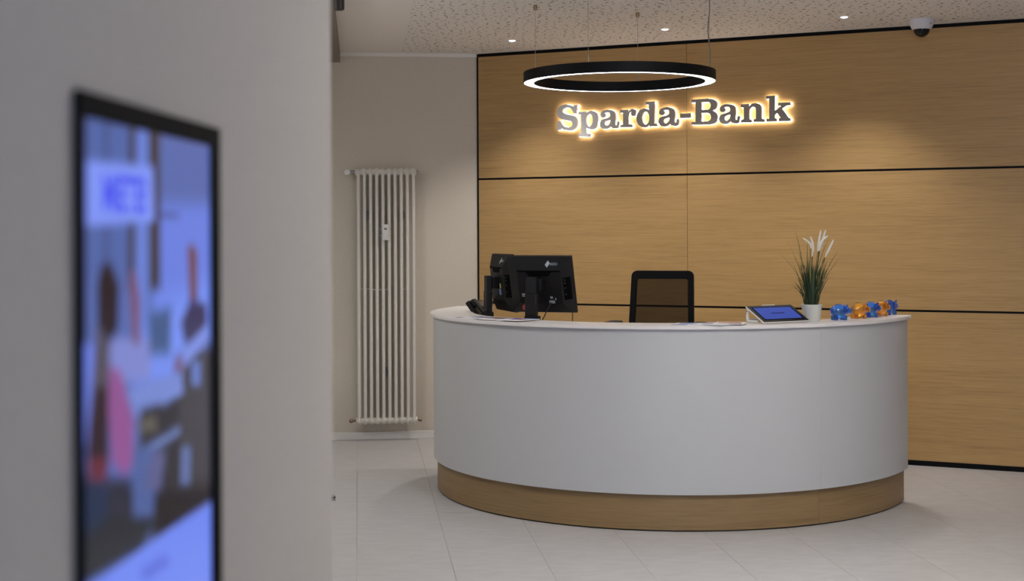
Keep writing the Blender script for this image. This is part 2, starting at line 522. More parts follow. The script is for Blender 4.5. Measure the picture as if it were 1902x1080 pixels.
h1 = holes(15.0, 0.004, 0.0108, 0.0)
h2 = holes(20.0, 0.0, 0.0062, 5.3)
mx = N.new('ShaderNodeMath'); mx.operation = 'MAXIMUM'
L.new(h1, mx.inputs[0]); L.new(h2, mx.inputs[1])
mc = N.new('ShaderNodeMix'); mc.data_type = 'RGBA'
mc.inputs['A'].default_value = rgb((234, 229, 222)); mc.inputs['B'].default_value = rgb((100, 90, 82))
L.new(mx.outputs[0], mc.inputs['Factor'])
L.new(mc.outputs['Result'], b.inputs['Base Color'])

# ------------------------------------------------------------------ plan of the room
TH = math.radians(-25.31)                       # oak wall: local x along it, local y into it
WA = Vector((-0.270, 11.08, 0))
E1 = Vector((math.cos(TH), math.sin(TH), 0)); N1 = Vector((math.sin(TH), -math.cos(TH), 0))
TB = math.radians(7.2)                          # beige wall
WB = Vector((-0.270, 11.092, 0))
E2 = Vector((math.cos(TB), math.sin(TB), 0)); N2 = Vector((math.sin(TB), -math.cos(TB), 0))
CEIL = 3.0


def at(o, loc, rotz):
    o.location = loc
    o.rotation_euler = (0, 0, rotz)
    return o


# floor: sub-slab and the vinyl tiles laid on it, turned by 6.2 degrees
fl = obj('floor', add_box(BM(), -4.7, 4.3, -3.5, 12.2, -0.12, -0.003), M_joint, kind='structure')
TF = math.radians(6.17)
TW, TL = 0.457, 0.914
tile_me = None
for i in range(-9, 10):
    p0 = 0.439 + TW * i
    for j in range(3, 14):
        q0 = 8.686 - 9 * TL + TL * j + (TL / 3 * ((i + 1) % 3))
        pc, qc = p0 + TW / 2, q0 + TL / 2
        X = pc * math.cos(TF) - qc * math.sin(TF)
        Y = pc * math.sin(TF) + qc * math.cos(TF)
        s = (X + 0.27) * N1.x + (Y - 11.08) * N1.y
        s2 = (X + 0.27) * N2.x + (Y - 11.07) * N2.y
        if X < -3.9 or X > 4.2 or Y < 3.0 or s < -0.55 or s2 < -0.55:
            continue
        if tile_me is None:
            o = obj('floor_tile', add_box(BM(), -TW / 2 + 0.0007, TW / 2 - 0.0007, -TL / 2 + 0.0005, TL / 2 - 0.0005, -0.0029, 0.0), M_floor, fl)
            tile_me = o.data
        else:
            o = bpy.data.objects.new('floor_tile', tile_me); COL.objects.link(o); o.parent = fl
        at(o, (X, Y, 0), TF)

# ceiling, smooth border with a perforated acoustic field let in
ce = obj('ceiling', add_box(BM(), -4.7, 4.3, -3.5, 12.2, CEIL, CEIL + 0.12), M_ceil, kind='structure')


def pq(p, q):
    return (p * math.cos(TF) - q * math.sin(TF), p * math.sin(TF) + q * math.cos(TF))


c1 = pq(0.336, 3.2); c2 = pq(0.336, 10.965)
k1 = WA + N1 * 0.09 + E1 * 0.09 + N2 * 0.02
k2 = WA + N1 * 0.09 + E1 * 4.45
bm = add_prism(BM(), [c1, c2, (k1.x, k1.y), (k2.x, k2.y), (3.75, 3.2)], CEIL - 0.0012, CEIL + 0.001)
obj('acoustic_panel', bm, M_perf, ce)

# oak-clad wall
wb = obj('wall_back', add_box(BM(), 0, 4.6, 0.015, 0.17, 0, CEIL), M_black, kind='structure')
at(wb, WA, TH)
rows = [(0.034, 1.046, [0.012, 0.803, 3.2, 4.598]), (1.061, 2.012, [0.012, 1.716, 4.3, 4.598]), (2.027, 2.974, [0.012, 1.716, 4.3, 4.598])]
for z0, z1, xs in rows:
    for a, c in zip(xs, xs[1:]):
        g = 0.004 if z1 < 1.05 else 0.0012
        obj('wood_panel', add_box(BM(), a + g, c - g, 0.0, 0.0152, z0, z1, bev=0.0008, seg=1), M_wood, wb)
for z0, z1 in ((1.046, 1.061), (2.012, 2.027), (2.974, 3.0)):
    obj('shadow_gap_strip', add_box(BM(), 0.0, 4.6, 0.006, 0.0151, z0 + 0.0002, z1 - 0.0002), M_black, wb)
obj('edge_profile', add_box(BM(), 0.0, 0.0115, -0.001, 0.0151, 0.0, 2.9735), M_black, wb)
bb = obj('baseboard_back', add_box(BM(), 0.012, 4.6, -0.004, 0.0149, 0.0, 0.0335), M_black, kind='structure')
at(bb, WA, TH)

# beige wall with skirting and ceiling trim
ws = obj('wall_side', add_box(BM(), -4.3, 0.45, 0.0, 0.15, 0, CEIL), M_beige, kind='structure')
at(ws, WB, TB)
bs = obj('baseboard_side', add_box(BM(), -4.3, 0.0, -0.014, -0.0002, 0.0, 0.06, bev=0.003), M_skirt, kind='structure')
at(bs, WB, TB)
t1 = obj('trim_1', add_box(BM(), -4.3, -0.003, -0.02, -0.0002, 2.974, 2.9998), M_ceil, kind='structure')
at(t1, WB, TB)

# dropped soffit along the passage on the left
sd = Vector((-math.sin(TF), math.cos(TF), 0))
pA = Vector((-1.318, 10.9, 0)); pB = pA - sd * 7.2
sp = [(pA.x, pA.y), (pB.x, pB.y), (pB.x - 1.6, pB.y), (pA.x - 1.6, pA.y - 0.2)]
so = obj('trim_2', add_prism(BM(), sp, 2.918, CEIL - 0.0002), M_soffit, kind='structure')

# left foreground wall, carrying the display
KW = 0.0487
LX = Vector((KW, 1, 0)).normalized(); LN = Vector((1, -KW, 0)).normalized()


def lw(y, back=0.0):
    p = Vector((-0.481 + KW * y, y, 0)) - LN * back
    return (p.x, p.y)


wl = obj('wall_left', add_prism(BM(), [lw(-3.3), lw(2.73), lw(2.73, 0.25), lw(-3.3, 0.25)], 0, CEIL), M_wall, kind='structure')
obj('wall_far_left', add_box(BM(), -4.65, -4.45, -3.4, 12.0, 0, CEIL), M_beige, kind='structure')
obj('wall_right', add_box(BM(), 3.9, 4.1, -3.4, 9.1, 0, CEIL), M_wall, kind='structure')
obj('wall_front', add_box(BM(), -4.4, 4.1, -3.45, -3.25, 0, CEIL), M_wall, kind='structure')

# ------------------------------------------------------------------ reception desk
DC = Vector((0.988, 9.006, 0))
A0 = math.radians(154.69); A1 = math.radians(334.69); AS = math.radians(297.3)
RI, RB, RP, RT = 1.24, 1.489, 1.466, 1.509
desk = thing('reception_desk', 'white half-round reception desk with oak plinth and pale counter top', 'desk', DC)
bm = add_ring(BM(), RI, RT, 1.081, 1.1, A0, A1, 128)
bmesh.ops.remove_doubles(bm, verts=bm.verts, dist=1e-5)
bmesh.ops.bevel(bm, geom=[e for e in bm.edges if e.calc_face_angle(0) > 1.0], offset=0.002, segments=2, affect='EDGES')
o = obj('counter_top', bm, M_top, desk, smooth=30)
gap = 0.00025
obj('front_panel', add_ring(BM(), RB - 0.03, RB, 0.2, 1.0808, A0, AS - gap, 96), M_desk, desk, smooth=30)
obj('front_panel', add_ring(BM(), RB - 0.03, RB, 0.2, 1.0808, AS + gap, A1, 40), M_desk, desk, smooth=30)
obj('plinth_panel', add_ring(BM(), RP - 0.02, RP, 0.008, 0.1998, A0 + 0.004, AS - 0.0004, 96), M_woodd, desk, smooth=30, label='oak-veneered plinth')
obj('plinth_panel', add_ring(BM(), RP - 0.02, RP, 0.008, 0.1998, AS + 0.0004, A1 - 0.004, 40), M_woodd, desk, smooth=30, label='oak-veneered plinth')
obj('plinth_foot', add_ring(BM(), RP - 0.06, RP - 0.012, 0.0, 0.0078, A0 + 0.01, A1 - 0.01, 96), M_black, desk, label='black recessed foot strip')
obj('inner_panel', add_ring(BM(), RI + 0.004, RI + 0.022, 0.0, 1.0808, A0 + 0.003, A1 - 0.003, 96), M_wood, desk, smooth=30, label='oak inner lining')
obj('worktop', add_ring(BM(), 0.62, RI + 0.003, 0.972, 1.0, A0 + 0.02, A1 - 0.02, 96), M_top, desk, smooth=30)
for a in (A0 + 0.012, A1 - 0.012):
    d = Vector((math.cos(a), math.sin(a), 0)); nrm = Vector((-d.y, d.x, 0)) * 0.008
    bm = BM()
    q = [d * (RI + 0.023) - nrm, d * (RB - 0.031) - nrm, d * (RB - 0.031) + nrm, d * (RI + 0.023) + nrm]
    add_prism(bm, [(v.x, v.y) for v in q], 0.2, 1.0808)
    obj('end_panel', bm, M_desk, desk)
for a in (A0 + 0.25, A0 + 1.1, A0 + 2.05, A1 - 0.25):
    bm = BM()
    d = Vector((math.cos(a), math.sin(a), 0)) * 0.72
    add_lathe(bm, [(0.0, 0.0), (0.03, 0.0), (0.03, 0.9718), (0.0, 0.9718)], 16, Matrix.Translation(d))
    obj('support_leg', bm, M_steel, desk, smooth=40)

# ------------------------------------------------------------------ backlit letter sign
M_letter = mat('brushed_steel_letter', (186, 182, 180), 0.22, 0.6)
N, L, b = nodes(M_letter)
b.inputs['Anisotropic'].default_value = 1.0
tv = N.new('ShaderNodeCombineXYZ'); tv.inputs[2].default_value = 1.0
L.new(tv.outputs[0], b.inputs['Tangent'])
tc = N.new('ShaderNodeTexCoord'); mp = N.new('ShaderNodeMapping'); mp.inputs['Scale'].default_value = (6, 6, 900)
nz = N.new('ShaderNodeTexNoise'); nz.inputs['Scale'].default_value = 1.0
L.new(tc.outputs['Object'], mp.inputs['Vector']); L.new(mp.outputs['Vector'], nz.inputs['Vector'])
bp = N.new('ShaderNodeBump'); bp.inputs['Strength'].default_value = 0.15; bp.inputs['Distance'].default_value = 0.0005
L.new(nz.outputs['Fac'], bp.inputs['Height']); L.new(bp.outputs['Normal'], b.inputs['Normal'])
M_halo = emit_mat('warm_led_back_light', (255, 240, 224), 9.5)
sign = thing('wall_sign', 'backlit brushed-steel lettering reading Sparda-Bank on the oak wall', 'sign', WA, TH)
for ch, contours in LETTERS:
    cs = [curve_pts(c) for c in contours]
    me = outline_mesh('letter', cs, 0.030)
    for v in me.vertices:
        v.co = Vector((v.co.x, -0.033 - v.co.z, v.co.y))
    o = obj('letter', me, M_letter, sign)
    g = outline_mesh('letter_light', cs, 0.011, 0.0025)
    for v in g.vertices:
        v.co = Vector((v.co.x, -0.0122 - v.co.z, v.co.y))
    obj('letter_light', g, M_halo, o, label='glowing warm-white acrylic back of the letter')

# ------------------------------------------------------------------ ring pendant
RL = Vector((0.648, 8.5, 0)); RR = 0.575; ZB = 2.497
ring = thing('ring_pendant_lamp', 'large black ring pendant lamp with glowing white underside', 'lamp', (RL.x, RL.y, ZB))
bm = BM()
add_lathe(bm, [(RR - 0.062, 0.006), (RR - 0.062, 0.0), (RR - 0.065, 0.0), (RR - 0.065, 0.062), (RR, 0.062), (RR, 0.0), (RR - 0.003, 0.0), (RR - 0.003, 0.006)], 128)
obj('housing', bm, M_blackmat, ring, smooth=40)
M_ringlight = emit_mat('white_led_diffuser', (255, 250, 255), 9.0)
obj('diffuser', add_ring(BM(), RR - 0.0618, RR - 0.0032, 0.003, 0.008, 0, 2 * PI, 128), M_ringlight, ring, label='glowing white diffuser strip')
for k, a in enumerate((157, 73, 247)):
    a = math.radians(a); x, y = (RR - 0.033) * math.cos(a), (RR - 0.033) * math.sin(a)
    o = obj('suspension_cable', add_tube(BM(), [(x, y, 0.06), (x, y, CEIL - ZB - 0.002)], 0.0014, 6), M_steel, ring)
    bm = BM()
    add_lathe(bm, [(0, -0.03), (0.010, -0.03), (0.012, -0.012), (0.012, 0), (0, 0)], 14, Matrix.Translation((x, y, CEIL - ZB - 0.0015)))
    obj('cable_anchor', bm, M_brass, o, smooth=40)
    bm = BM()
    add_lathe(bm, [(0.004, 0.06), (0.004, 0.1), (0.002, 0.104), (0, 0.104)], 10, Matrix.Translation((x, y, 0)))
    obj('cable_gripper', bm, M_steel, o, smooth=40)
a = math.radians(-17); x, y = (RR - 0.033) * math.cos(a), (RR - 0.033) * math.sin(a)
h = CEIL - ZB
pts = [(x + 0.006 * math.sin(9 * s) - 0.012 * max(0, s - 0.7), y, 0.06 + (h - 0.062) * s) for s in [i / 14 for i in range(15)]]
obj('power_cord', add_tube(BM(), pts, 0.0032, 8), mat('grey_cord', (120, 114, 110), 0.5), ring, smooth=60)
o = obj('suspension_cable', add_tube(BM(), [(x, y - 0.012, 0.06), (x, y - 0.012, h - 0.002)], 0.0012, 6), M_steel, ring)

# ------------------------------------------------------------------ recessed downlights over the oak wall
M_dl = emit_mat('downlight_lens', (250, 246, 255), 24.0)
DL = [((0.007, 10.30), 'recessed ceiling downlight nearest the beige wall, left of the ring lamp'),
      ((1.061, 9.76), 'recessed ceiling downlight above the middle of the oak wall, behind the ring lamp'),
      ((2.174, 9.237), 'recessed ceiling downlight nearest the dome camera')]
d0 = None
for (x, y), lb in DL:
    if d0 is None:
        d0 = thing('downlight', lb, 'lamp', (x, y, CEIL), 0, 'recessed downlights in the perforated ceiling')
        bm = BM()
        add_lathe(bm, [(0.022, -0.0016), (0.024, -0.004), (0.031, -0.003), (0.033, -0.0013)], 28)
        obj('trim_ring', bm, M_white, d0, smooth=60)
        obj('lens', add_lathe(BM(), [(0.0, -0.009), (0.012, -0.0082), (0.019, -0.006), (0.0225, -0.0025), (0.0225, -0.0013)], 24), M_dl, d0, smooth=60, label='glowing white lens')
    else:
        dup(d0, (x, y, CEIL), 0, lb, 'recessed downlights in the perforated ceiling')
for i, (x, y) in enumerate([d[0] for d in DL]):
    o = lamp('downlight_beam', 'SPOT', (x, y, CEIL - 0.012), 74, (1.0, 0.96, 0.91), spot_size=math.radians(98), spot_blend=0.74, shadow_soft_size=0.025)

# ------------------------------------------------------------------ dome camera
dome = thing('dome_camera', 'white dome security camera on the ceiling by the oak wall', 'camera', (2.718, 9.371, CEIL))
bm = BM()
add_lathe(bm, [(0.0, -0.0014), (0.083, -0.0014), (0.083, -0.012), (0.080, -0.02), (0.077, -0.032), (0.068, -0.055), (0.058, -0.067), (0.052, -0.068), (0.0, -0.066)], 40)
obj('housing', bm, mat('white_camera_plastic', (214, 212, 216), 0.45), dome, smooth=40)
bm = BM()
add_lathe(bm, [(0.053, -0.064)] + [(0.053 * math.cos(t), -0.066 - 0.052 * math.sin(t)) for t in [i * PI / 16 for i in range(8)]] + [(0.0, -0.118)], 32)
obj('dome_glass', bm, M_glass_black, dome, smooth=60, label='smoked black dome')
obj('badge', add_box(BM(), -0.003, 0.003, -0.001, 0.001, -0.012, 0.012, frame((0.036, -0.066, -0.036), (1, 0.5, 0), (0, 0, 1))), M_plastic2, dome)

# ------------------------------------------------------------------ column radiator
rc = WB - E2 * 0.718
rad = thing('column_radiator', 'tall white ten-column radiator on the beige wall', 'radiator', rc, TB)
M_zinc = mat('zinc_bracket', (112, 116, 120), 0.5, 0.5)
M_rad = mat('radiator_enamel', (226, 222, 212), 0.32)
tube_me = hub_me = None
YF, YB = -0.112, -0.066
for side in range(2):
    for i in range(10):
        x = -0.2115 + 0.047 * i
        y = (YF, YB)[side]
        if tube_me is None:
            bm = add_lathe(BM(), [(0.0, 0.135), (0.0127, 0.145), (0.0127, 2.085), (0.0, 2.095)], 14)
            o = obj('radiator_tube', bm, M_rad, rad, smooth=50); tube_me = o.data
        else:
            o = bpy.data.objects.new('radiator_tube', tube_me); COL.objects.link(o); o.parent = rad
        o.location = (x, y, 0)
for z in (2.072, 0.158):
    for i in range(10):
        x = -0.2115 + 0.047 * i
        if hub_me is None:
            bm = BM()
            add_ball(bm, (0, 0, 0), (0.0165, 0.042, 0.032), 16, 10)
            add_lathe(bm, [(0, -0.0225), (0.024, -0.0225), (0.026, -0.012), (0.026, 0.012), (0.024, 0.0225), (0, 0.0225)], 18, Matrix.Rotation(PI / 2, 4, 'Y'))
            o = obj('radiator_hub', bm, M_rad, rad, smooth=50); hub_me = o.data
        else:
            o = bpy.data.objects.new('radiator_hub', hub_me); COL.objects.link(o); o.parent = rad
        o.location = (x, -0.089, z)
RX = Matrix.Rotation(PI / 2, 4, 'Y')
bm = BM(); add_lathe(bm, [(0, -0.285), (0.012, -0.285), (0.012, -0.236), (0, -0.236)], 14, Matrix.Translation((0, -0.089, 2.072)) @ RX)
v = obj('thermostat_valve', bm, M_steel, rad, smooth=40)
bm = BM(); add_lathe(bm, [(0, -0.035), (0.022, -0.035), (0.027, -0.025), (0.027, 0.012), (0.021, 0.02), (0, 0.02)], 20, Matrix.Translation((-0.296, -0.1, 2.07)) @ Matrix.Rotation(PI / 2, 4, 'X'))
obj('thermostat_head', bm, M_white, v, smooth=40)
bm = BM(); add_lathe(bm, [(0, 0.234), (0.016, 0.234), (0.016, 0.246), (0.008, 0.248), (0.008, 0.258), (0, 0.258)], 14, Matrix.Translation((0, -0.089, 2.072)) @ RX)
obj('air_vent_plug', bm, M_steel, rad, smooth=40)
bm = BM(); add_lathe(bm, [(0, -0.262), (0.009, -0.262), (0.009, -0.236), (0, -0.236)], 14, Matrix.Translation((0, -0.089, 0.158)) @ RX)
add_ball(bm, (-0.272, -0.089, 0.158), 0.017)
obj('lower_valve', bm, M_brass, rad, smooth=40)
bm = BM(); add_lathe(bm, [(0, 0.234), (0.010, 0.234), (0.010, 0.248), (0.016, 0.25), (0.016, 0.268), (0, 0.268)], 14, Matrix.Translation((0, -0.089, 0.158)) @ RX)
obj('drain_plug', bm, M_brass, rad, smooth=40)
for x, z in ((-0.142, 1.739), (0.126, 1.739), (-0.007, 0.527)):
    bm = add_box(BM(), x - 0.014, x + 0.014, -0.085, -0.0005, z - 0.03, z + 0.03, bev=0.003)
    add_box(bm, x - 0.02, x + 0.02, -0.09, -0.08, z - 0.008, z + 0.012, bev=0.002)
    obj('wall_bracket', bm, M_zinc, rad)
for a, c, z in ((-0.20, -0.13, 1.172), (-0.11, 0.03, 1.166), (0.125, 0.20, 1.168)):
    obj('spacer_rod', add_tube(BM(), [(a, -0.1, z), (c, -0.1, z)], 0.0035, 8), M_rad, rad, smooth=60)
mb = obj('heat_meter', add_box(BM(), -0.030, 0.018, -0.152, -0.122, 1.545, 1.668, bev=0.004), M_white, rad)
obj('meter_display', add_box(BM(), -0.016, 0.004, -0.1528, -0.150, 1.628, 1.643), M_plastic2, mb, label='small dark display')
obj('meter_display', add_box(BM(), -0.012, 0.000, -0.1532, -0.152, 1.634, 1.6425), mat('lcd_grey', (190, 192, 186), 0.4), mb)
obj('meter_clamp', add_box(BM(), -0.046, 0.034, -0.123, -0.118, 1.58, 1.586), M_steel, mb)
obj('meter_clamp', add_box(BM(), -0.046, 0.034, -0.123, -0.118, 1.63, 1.636), M_steel, mb)

# ------------------------------------------------------------------ wall display in the foreground
S0 = Vector((-0.475 + KW * 1.338, 1.338, 0))
SM = Matrix.Translation(S0) @ Matrix(((LX.x, 0, LN.x, 0), (LX.y, 0, LN.y, 0), (0, 1, 0, 0), (0, 0, 0, 1)))
# local frame of the display: x along the wall away from the camera, y up, z out of the wall
disp = thing('wall_display', 'tall black-framed advertising screen on the left wall with a bright blue picture', 'screen', S0)
ZT, ZD, SW = 1.738, 0.72, 0.524


def sm(bm):
    bmesh.ops.transform(bm, matrix=Matrix.Translation(-S0) @ SM, verts=bm.verts)
    return bm


M_bezel = mat('black_bezel_frame', (5, 5, 6), 0.8, spec=0.06)
obj('casing', sm(add_box(BM(), 0.002, SW - 0.002, ZD + 0.002, ZT - 0.002, -0.0058, -0.003)), M_plastic, disp)
for a in ((0, 0.012, ZD, ZT), (SW - 0.045, SW, ZD, ZT), (0.0121, SW - 0.0451, ZT - 0.024, ZT), (0.0121, SW - 0.0451, ZD, ZD + 0.024)):
    obj('bezel', sm(add_box(BM(), *a, -0.0029, 0.0015)), M_bezel, disp)
nx, ny = 96, 170
x0, x1, y0, y1 = 0.0122, SW - 0.0452, ZD + 0.0242, ZT - 0.0242
me = bpy.data.meshes.new('picture')
vs = [(x0 + (x1 - x0) * i / nx, y0 + (y1 - y0) * j / ny, -0.0012) for j in range(ny + 1) for i in range(nx + 1)]
fs = [(j * (nx + 1) + i, j * (nx + 1) + i + 1, (j + 1) * (nx + 1) + i + 1, (j + 1) * (nx + 1) + i) for j in range(ny) for i in range(nx)]
Ms = Matrix.Translation(-S0) @ SM
me.from_pydata([tuple(Ms @ Vector(v)) for v in vs], [], fs)
att = me.color_attributes.new('picture', 'FLOAT_COLOR', 'POINT')


def sdist(px, py, poly):
    """signed distance to a polygon, negative inside"""
    d = 1e9; s = False
    n = len(poly)
    for i in range(n):
        ax, ay = poly[i]; bx, by = poly[i - 1]
        ex, ey = bx - ax, by - ay
        wx, wy = px - ax, py - ay
        t = max(0, min(1, (wx * ex + wy * ey) / max(1e-12, ex * ex + ey * ey)))
        d = min(d, math.hypot(wx - ex * t, wy - ey * t))
        if (ay > py) != (by > py) and px < ax + (py - ay) / (by - ay) * ex:
            s = not s
    return -d if s else d


boxes = []
for nm, c, poly, soft in PICTURE:
    xs = [p[0] for p in poly]; ys = [p[1] for p in poly]
    boxes.append((min(xs) - soft, max(xs) + soft, min(ys) - soft, max(ys) + soft))
for k, v in enumerate(vs):
    col = [lin(88), lin(108), lin(178)]
    for (nm, c, poly, soft), bx in zip(PICTURE[1:], boxes[1:]):
        if not (bx[0] <= v[0] <= bx[1] and bx[2] <= v[1] <= bx[3]):
            continue
        w = 0.5 - sdist(v[0], v[1], poly) / (1.1 * soft)
        w = max(0.0, min(1.0, w))
        w = w * w * (3 - 2 * w)
        col = [a * (1 - w) + lin(q) * w for a, q in zip(col, c)]
    att.data[k].color = (*col, 1)
M_pic = mat('screen_picture', (4, 4, 5), 0.2, spec=0.06)
N, L, b = nodes(M_pic)
an = N.new('ShaderNodeVertexColor'); an.layer_name = 'picture'
L.new(an.outputs['Color'], b.inputs['Emission Color'])
b.inputs['Emission Strength'].default_value = 0.92
obj('picture', me, M_pic, disp, label='glowing picture of people at a table with a white caption box')


def screen_text(body, size, cx, cy, c, sx=1.0, rot=0.0, bold=0.0):
    t = text_mesh('caption', body, size, 0.0, bold)
    R = Matrix.Rotation(rot, 4, 'Z') @ Matrix.Diagonal((sx, 1, 1, 1))
    for q in t.vertices:
        q.co = Ms @ (Matrix.Translation((cx, cy, -0.0007)) @ R @ q.co)
    m = emit_mat('caption_blue', c, 1.0, (5, 5, 6))
    obj('caption', t, m, disp)


screen_text('MIETE?', 0.052, 0.142, 1.640, (48, 66, 232), 0.92, 0.0, 0.0016)

# ------------------------------------------------------------------ monitors on the inner worktop
M_port = mat('port_black', (5, 5, 6), 0.8, spec=0.08)
M_logo = mat('pale_grey_print', (176, 186, 190), 0.5)
M_redst = mat('red_sticker', (190, 60, 66), 0.5)
M_greyst = mat('grey_sticker', (150, 152, 160), 0.5)


def monitor(label, loc, rotz, tilt, extra, off):
    t = thing('monitor', label, 'monitor', loc, rotz, 'monitors on the reception desk')
    obj('stand_base', add_box(BM(), -0.1, 0.1, -0.02, 0.19, 0, 0.014, bev=0.004), M_plastic, t)
    obj('foot_column', add_box(BM(), -0.064, 0.024, -0.034, 0.010, 0.0142, 0.1095, bev=0.004), M_plastic, t)
    obj('lower_column', add_box(BM(), -0.061, 0.010, -0.032, 0.006, 0.1098, 0.2395, bev=0.004), M_plastic2, t)
    obj('upper_column', add_box(BM(), -0.058, 0.004, -0.029, 0.006, 0.2398, 0.335, bev=0.004), M_plastic2, t)
    bm = add_box(BM(), -0.04, 0.028, 0.0062, off - 0.038, 0.255, 0.325, bev=0.005)
    obj('hinge', bm, M_plastic, t)
    T = Matrix.Translation((0, off, 0.29)) @ Matrix.Rotation(tilt, 4, 'X')
    W, Hh = 0.20, 0.1775
    bm = BM()
    rings = [(W, Hh, 0.022, 0), (W, Hh, 0.002, 0), (W - 0.004, Hh - 0.004, -0.002, 0), (W - 0.062, Hh - 0.07, -0.038, 0), (W - 0.066, Hh - 0.074, -0.04, 0)]
    R = []
    for w, h_, y, dz in rings:
        R.append([bm.verts.new((sx * w, y, sz * h_ + dz)) for sx, sz in ((-1, -1), (1, -1), (1, 1), (-1, 1))])
    for A, B in zip(R, R[1:]):
        for k in range(4):
            bm.faces.new((A[k], A[(k + 1) % 4], B[(k + 1) % 4], B[k]))
    bm.faces.new(R[0]); bm.faces.new(R[-1][::-1])
    bmesh.ops.transform(bm, matrix=T, verts=bm.verts)
    case = obj('casing', bm, M_plastic, t)
    bm = add_box(BM(), -W + 0.012, W - 0.012, 0.0221, 0.0232, -Hh + 0.016, Hh - 0.016, T)
    obj('screen_panel', bm, M_glass_black, t)
    # grip recess under the upper slope, seen as a dark trapezoid
    bm = BM()
    add_prism(bm, [(-0.135, 0.102), (0.135, 0.102), (0.135, 0.094), (0.078, 0.092), (0.062, 0.068), (-0.062, 0.068), (-0.078, 0.092), (-0.135, 0.094)], 0.0, 0.0015, T @ frame((0, -0.0400, 0), (1, 0, 0), (0, 0, 1)))
    obj('grip_recess', bm, M_port, case, label='black grip recess')
    # connector bay on the right slope
    a = Vector((W - 0.004, -0.002, 0)); c = Vector((W - 0.062, -0.038, 0))
    xd = (a - c).normalized()
    F = T @ frame(c + xd * 0.02, xd, (0, 0, 1))
    bm = add_box(BM(), -0.012, 0.036, -0.085, 0.055, 0.0, 0.0015, F, bev=0.0006, seg=1)
    cb = obj('connector_bay', bm, M_port, case)
    for zz in (-0.05, -0.01, 0.02, 0.04):
        obj('connector', add_box(BM(), -0.006, 0.004, zz - 0.005, zz + 0.005, 0.0015, 0.003, F), M_plastic2, t)
    # maker's mark on the upper slope
    up0 = Vector((0, -0.038, Hh - 0.07)); up1 = Vector((0, -0.002, Hh - 0.004))
    ud = (up1 - up0).normalized()
    F = T @ frame(up0.lerp(up1, 0.45) + Vector((0.062, 0, 0)), (1, 0, 0), ud)
    bm = BM()
    add_prism(bm, [(-0.022, -0.004), (-0.004, 0.021), (0.009, 0.004), (-0.009, -0.021)], 0.0002, 0.001, F)
    obj('logo_mark', bm, M_logo, t, label='pale printed maker logo')
    tx = text_mesh('logo_text', 'EIZO', 0.021, 0.0006)
    for q in tx.vertices:
        q.co = F @ (q.co + Vector((0.032, -0.001, 0.0007)))
    obj('logo_text', tx, M_logo, t)
    F = T @ frame((0, -0.0402, 0), (1, 0, 0), (0, 0, 1))
    if extra == 'front':
        obj('sticker', add_prism(BM(), [(-0.098 + 0.014 * math.cos(k * PI / 10), -0.13 + 0.017 * math.sin(k * PI / 10)) for k in range(20)], 0.0, 0.001, T @ frame((0, -0.0185, 0), (1, 0, 0), (0, 0.46, 1))), M_redst, t, label='round red sticker')
        obj('sticker', add_box(BM(), -0.118, -0.079, -0.064, -0.042, 0.0, 0.0008, F), M_greyst, t)
        obj('sticker', add_box(BM(), 0.058, 0.074, -0.074, -0.060, 0.0, 0.0008, F), M_greyst, t)
        obj('sticker', add_box(BM(), 0.088, 0.094, -0.082, -0.07, 0.0, 0.0008, F), M_logo, t)
        obj('sticker', add_box(BM(), 0.050, 0.085, -0.103, -0.085, 0.0, 0.0012, T @ frame((0, -0.0385, 0), (1, 0, 0), (0, 0.02, 1))), M_greyst, t)
        pts = [T @ Vector((0.06, -0.041, -0.1)), (0.07, 0.0, 0.15), (0.045, -0.02, 0.09), (0.0, -0.035, 0.03), (-0.03, -0.06, 0.004)]
    else:
        obj('sticker', add_box(BM(), 0.05, 0.075, -0.03, 0.0, 0.0, 0.0008, F), mat('yellow_label', (190, 176, 90), 0.5), t)
        obj('sticker', add_box(BM(), 0.035, 0.07, -0.07, -0.035, 0.0, 0.0008, F), mat('blue_label', (120, 150, 190), 0.5), t)
        pts = [T @ Vector((0.03, -0.041, -0.06)), (0.04, -0.01, 0.16), (0.03, -0.03, 0.1), (0.01, -0.04, 0.04), (0.0, -0.06, 0.004)]
    P = [Vector(p) for p in pts]
    sm_ = []
    for i in range(len(P) - 1):
        p0 = P[max(i - 1, 0)]; p1 = P[i]; p2 = P[i + 1]; p3 = P[min(i + 2, len(P) - 1)]
        for k in range(6):
            s = k / 6
            sm_.append(0.5 * ((2 * p1) + (p2 - p0) * s + (2 * p0 - 5 * p1 + 4 * p2 - p3) * s * s + (3 * p1 - p0 - 3 * p2 + p3) * s ** 3))
    sm_.append(P[-1])
    obj('cable', add_tube(BM(), sm_, 0.0032, 8), M_plastic, t, smooth=60)
    return t


monitor('black monitor seen from behind, its back towards the counter front', (0.141, 8.335, 1.0), math.radians(-20), math.radians(18), 'front', 0.105)
monitor('black monitor turned almost edge-on beside the desk phone', (-0.131, 8.772, 1.0), math.radians(-73), math.radians(5), 'side', 0.08)

# ------------------------------------------------------------------ desk phone, leaning back over the inner edge
ph = thing('desk_phone', 'black desk phone at the left end of the counter', 'phone', (-0.125, 8.99, 1.0), math.radians(-27))
PT = Matrix.Translation((0, 0, 0.012)) @ Matrix.Rotation(math.radians(52), 4, 'Y') @ Matrix.Rotation(PI, 4, 'Z')
